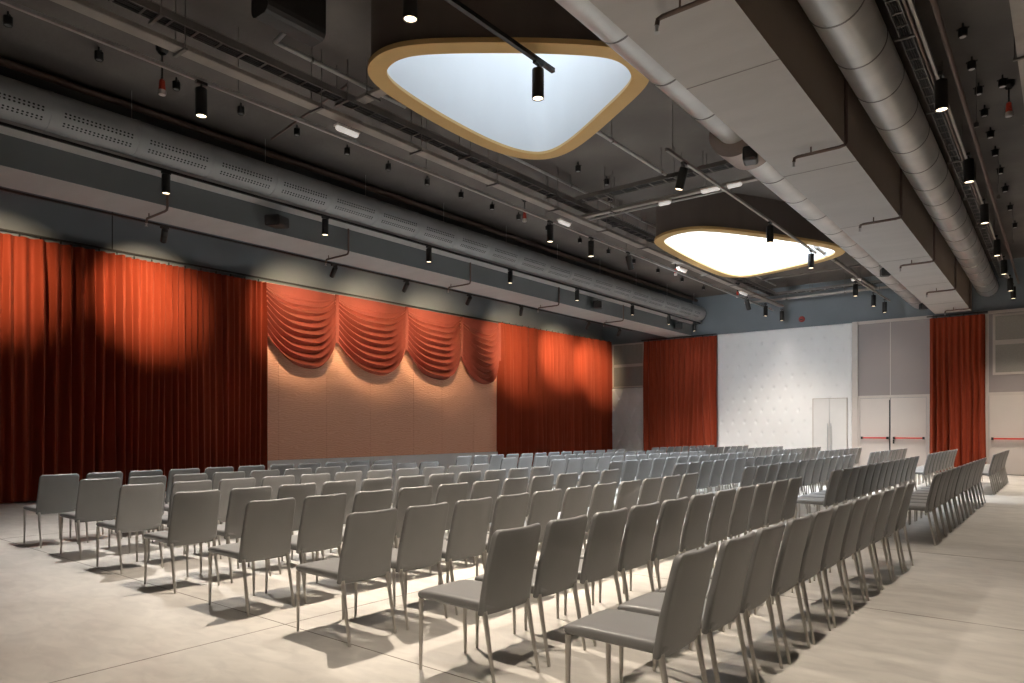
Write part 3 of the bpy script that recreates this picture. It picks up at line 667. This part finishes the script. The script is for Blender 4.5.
prism([(-6.82, 6.30), (-6.82, 5.88), (-6.50, 5.88), (-6.50, 6.30)], 4.10, 4.82).build('unit_body', M_black, t)
prism([(-6.82, 5.88), (-6.815, 5.83), (-6.79, 5.79), (-6.75, 5.77), (-6.57, 5.77), (-6.53, 5.79), (-6.505, 5.83), (-6.50, 5.88)], 4.10, 4.82).build('bottom_cover', M_blackm, t)
MB().box(-6.69, -6.63, 4.25, 4.65, 6.30, ZC).build('hanger_bracket', M_black, t)

# ------------------------------------------------------------------ chairs
def finish(bm, name, m, ang=40):
    bmesh.ops.recalc_face_normals(bm, faces=bm.faces)
    me = bpy.data.meshes.new(name); bm.to_mesh(me); bm.free(); me.materials.append(m); shade(me, ang); return me
def cushion(x0, x1, hy, z0, z1, r, cuts_y, cuts_x, cuts_z, warp, rtop=None):
    bm = bmesh.new(); bmesh.ops.create_cube(bm, size=1)
    for v in bm.verts: v.co = Vector((x0 if v.co.x < 0 else x1, -hy if v.co.y < 0 else hy, z0 if v.co.z < 0 else z1))
    bmesh.ops.bevel(bm, geom=list(bm.edges), offset=r, segments=3, profile=.5, affect='EDGES')
    for n, ax, lo, hi in ((cuts_y, 1, -hy, hy), (cuts_x, 0, x0, x1), (cuts_z, 2, z0, z1)):
        for i in range(1, n):
            c = Vector((0, 0, 0)); c[ax] = lo + (hi-lo)*i/n; no = Vector((0, 0, 0)); no[ax] = 1
            bmesh.ops.bisect_plane(bm, geom=bm.verts[:]+bm.edges[:]+bm.faces[:], plane_co=c, plane_no=no)
    for v in bm.verts: v.co = warp(v.co.copy())
    return bm
def seat_warp(c):
    u = (c.x + .60) / .53; fr = max(0, 1 - u*4)
    if c.z > .45: c.z += .006*(1 - (c.y/.215)**2) - .010*fr**2
    c.y *= 1 - .03*(1-u)
    if c.z < .45: c.z += .006*max(0, 1-u)
    return c
def back_warp(c):
    h = (c.z - .396) / .476; w = (c.y/.218)
    c.x += -.080 + .068*h + .030*h*h
    c.x += .026 * (1 - w*w) * (.30 + .70*h)
    if h > .5: c.z += .005*w*w - .030*max(0, abs(w) - .82)**2/.03
    if h < .2: c.z -= .004*(1-w*w)
    c.y *= 1.02 - .045*h
    return c
seat_me = finish(cushion(-.60, -.065, .213, .414, .472, .021, 6, 5, 1, seat_warp), 'seat', M_leather)
back_me = finish(cushion(-.036, .002, .219, .396, .872, .016, 14, 1, 7, back_warp), 'backrest', M_leather)
def leg_me(x0, y0, x1, y1, zt):
    m = MB().tube([(x0, y0, 0), (x0, y0, .006), ((x0+x1)/2, (y0+y1)/2, zt/2), (x1, y1, zt)], [.0085, .0095, .0125, .0155], 12)
    return m.mesh('leg', M_leg, True)
legs_me = [leg_me(-.575, s*.196, -.577, s*.190, .42) for s in (-1, 1)] + [leg_me(-.002, s*.198, -.082, s*.192, .42) for s in (-1, 1)]
foot_me = []
def chair(x, y, label, rot=0.):
    t = bpy.data.objects.new('leather_chair', None); t.empty_display_size = .1; COL.objects.link(t)
    t.location = (x, y, 0); t.rotation_euler = (0, 0, rot)
    for nm, me in (('seat', seat_me), ('backrest', back_me)):
        o = bpy.data.objects.new(nm, me); COL.objects.link(o); o.parent = t
    for me in legs_me:
        o = bpy.data.objects.new('leg', me); COL.objects.link(o); o.parent = t
    return tag(t, label, 'chair', 'grey leather chairs set out in rows')
ROWX = [-1.28, -2.43, -3.66, -4.86, -6.04, -7.24, -8.41, -9.58]
ROWN = ['back row', 'second row from back', 'third row from back', 'fourth row from back', 'fourth row from front', 'third row from front', 'second row from front', 'front row']
SPAN = [  # (near edge, far edge) of the chairs of each row, per block
    [(2.82, 8.29), (2.88, 8.40), (2.89, 8.34), (2.88, 8.45), (2.90, 8.47), (2.95, 8.50), (3.01, 8.54), (3.00, 8.54)],
    [(9.84, 16.25), (9.76, 16.40), (9.97, 16.63), (10.21, 16.89), (10.23, 16.92), (10.23, 16.99), (10.25, 17.0), (10.25, 17.0)],
    [(18.20, 22.75), (17.70, 22.6), (18.1, 22.75), (18.3, 22.8), (18.4, 22.9), (18.5, 23.1), (18.6, 23.2), (18.6, 23.2)]]
rr = random.Random(5)
for bi, (n, bn) in enumerate([(11, 'near block'), (13, 'middle block'), (9, 'far block')]):
    for ri, x in enumerate(ROWX):
        s_, e_ = SPAN[bi][ri]; hw = .215; p = (e_ - s_ - 2*hw) / (n - 1)
        for k in range(n):
            y = s_ + hw + k*p 
            xo = -.062*(1 - k/10) if bi == ri == 0 else 0     # the near end of the back row stands a little forward
            lab = 'grey chair, %s, %s, ' % (bn, ROWN[ri]) + ('last seat at far end' if k == n-1 else '%s seat from near end' % ORD[k])
            chair(x + xo + rr.uniform(-.005, .005), y + rr.uniform(-.004, .004), lab, rr.uniform(-.007, .007))

# ------------------------------------------------------------------ world, sun, camera
w = bpy.data.worlds.new('sky'); scn.world = w; w.use_nodes = True
bg = w.node_tree.nodes['Background']; bg.inputs[0].default_value = (.82, .90, 1.0, 1); bg.inputs[1].default_value = 12.
sd = bpy.data.lights.new('sun', 'SUN'); sd.energy = 16; sd.angle = radians(.6); sd.color = (1, .97, .92)
so = bpy.data.objects.new('sun', sd); COL.objects.link(so); so.location = (0, 0, 20)
so.rotation_euler = Vector((.16, .8, -.33)).to_track_quat('-Z', 'Y').to_euler()
cd = bpy.data.cameras.new('camera'); cam = bpy.data.objects.new('camera', cd); COL.objects.link(cam); scn.camera = cam
cd.sensor_width = 36; cd.lens = 700/1024*36; cd.shift_y = 87.5/1024; cd.clip_end = 100
cam.location = (0, 0, 1.42); cam.rotation_euler = (pi/2, 0, math.atan(558/700))
vs = scn.view_settings; scn.display_settings.display_device = 'sRGB'
vs.view_transform = 'Standard'; vs.look = 'None'; vs.gamma = 1; vs.use_curve_mapping = False; vs.exposure = 0
scn.cycles.use_denoising = True
scn.cycles.max_bounces = 8; scn.cycles.diffuse_bounces = 5; scn.cycles.sample_clamp_indirect = 4
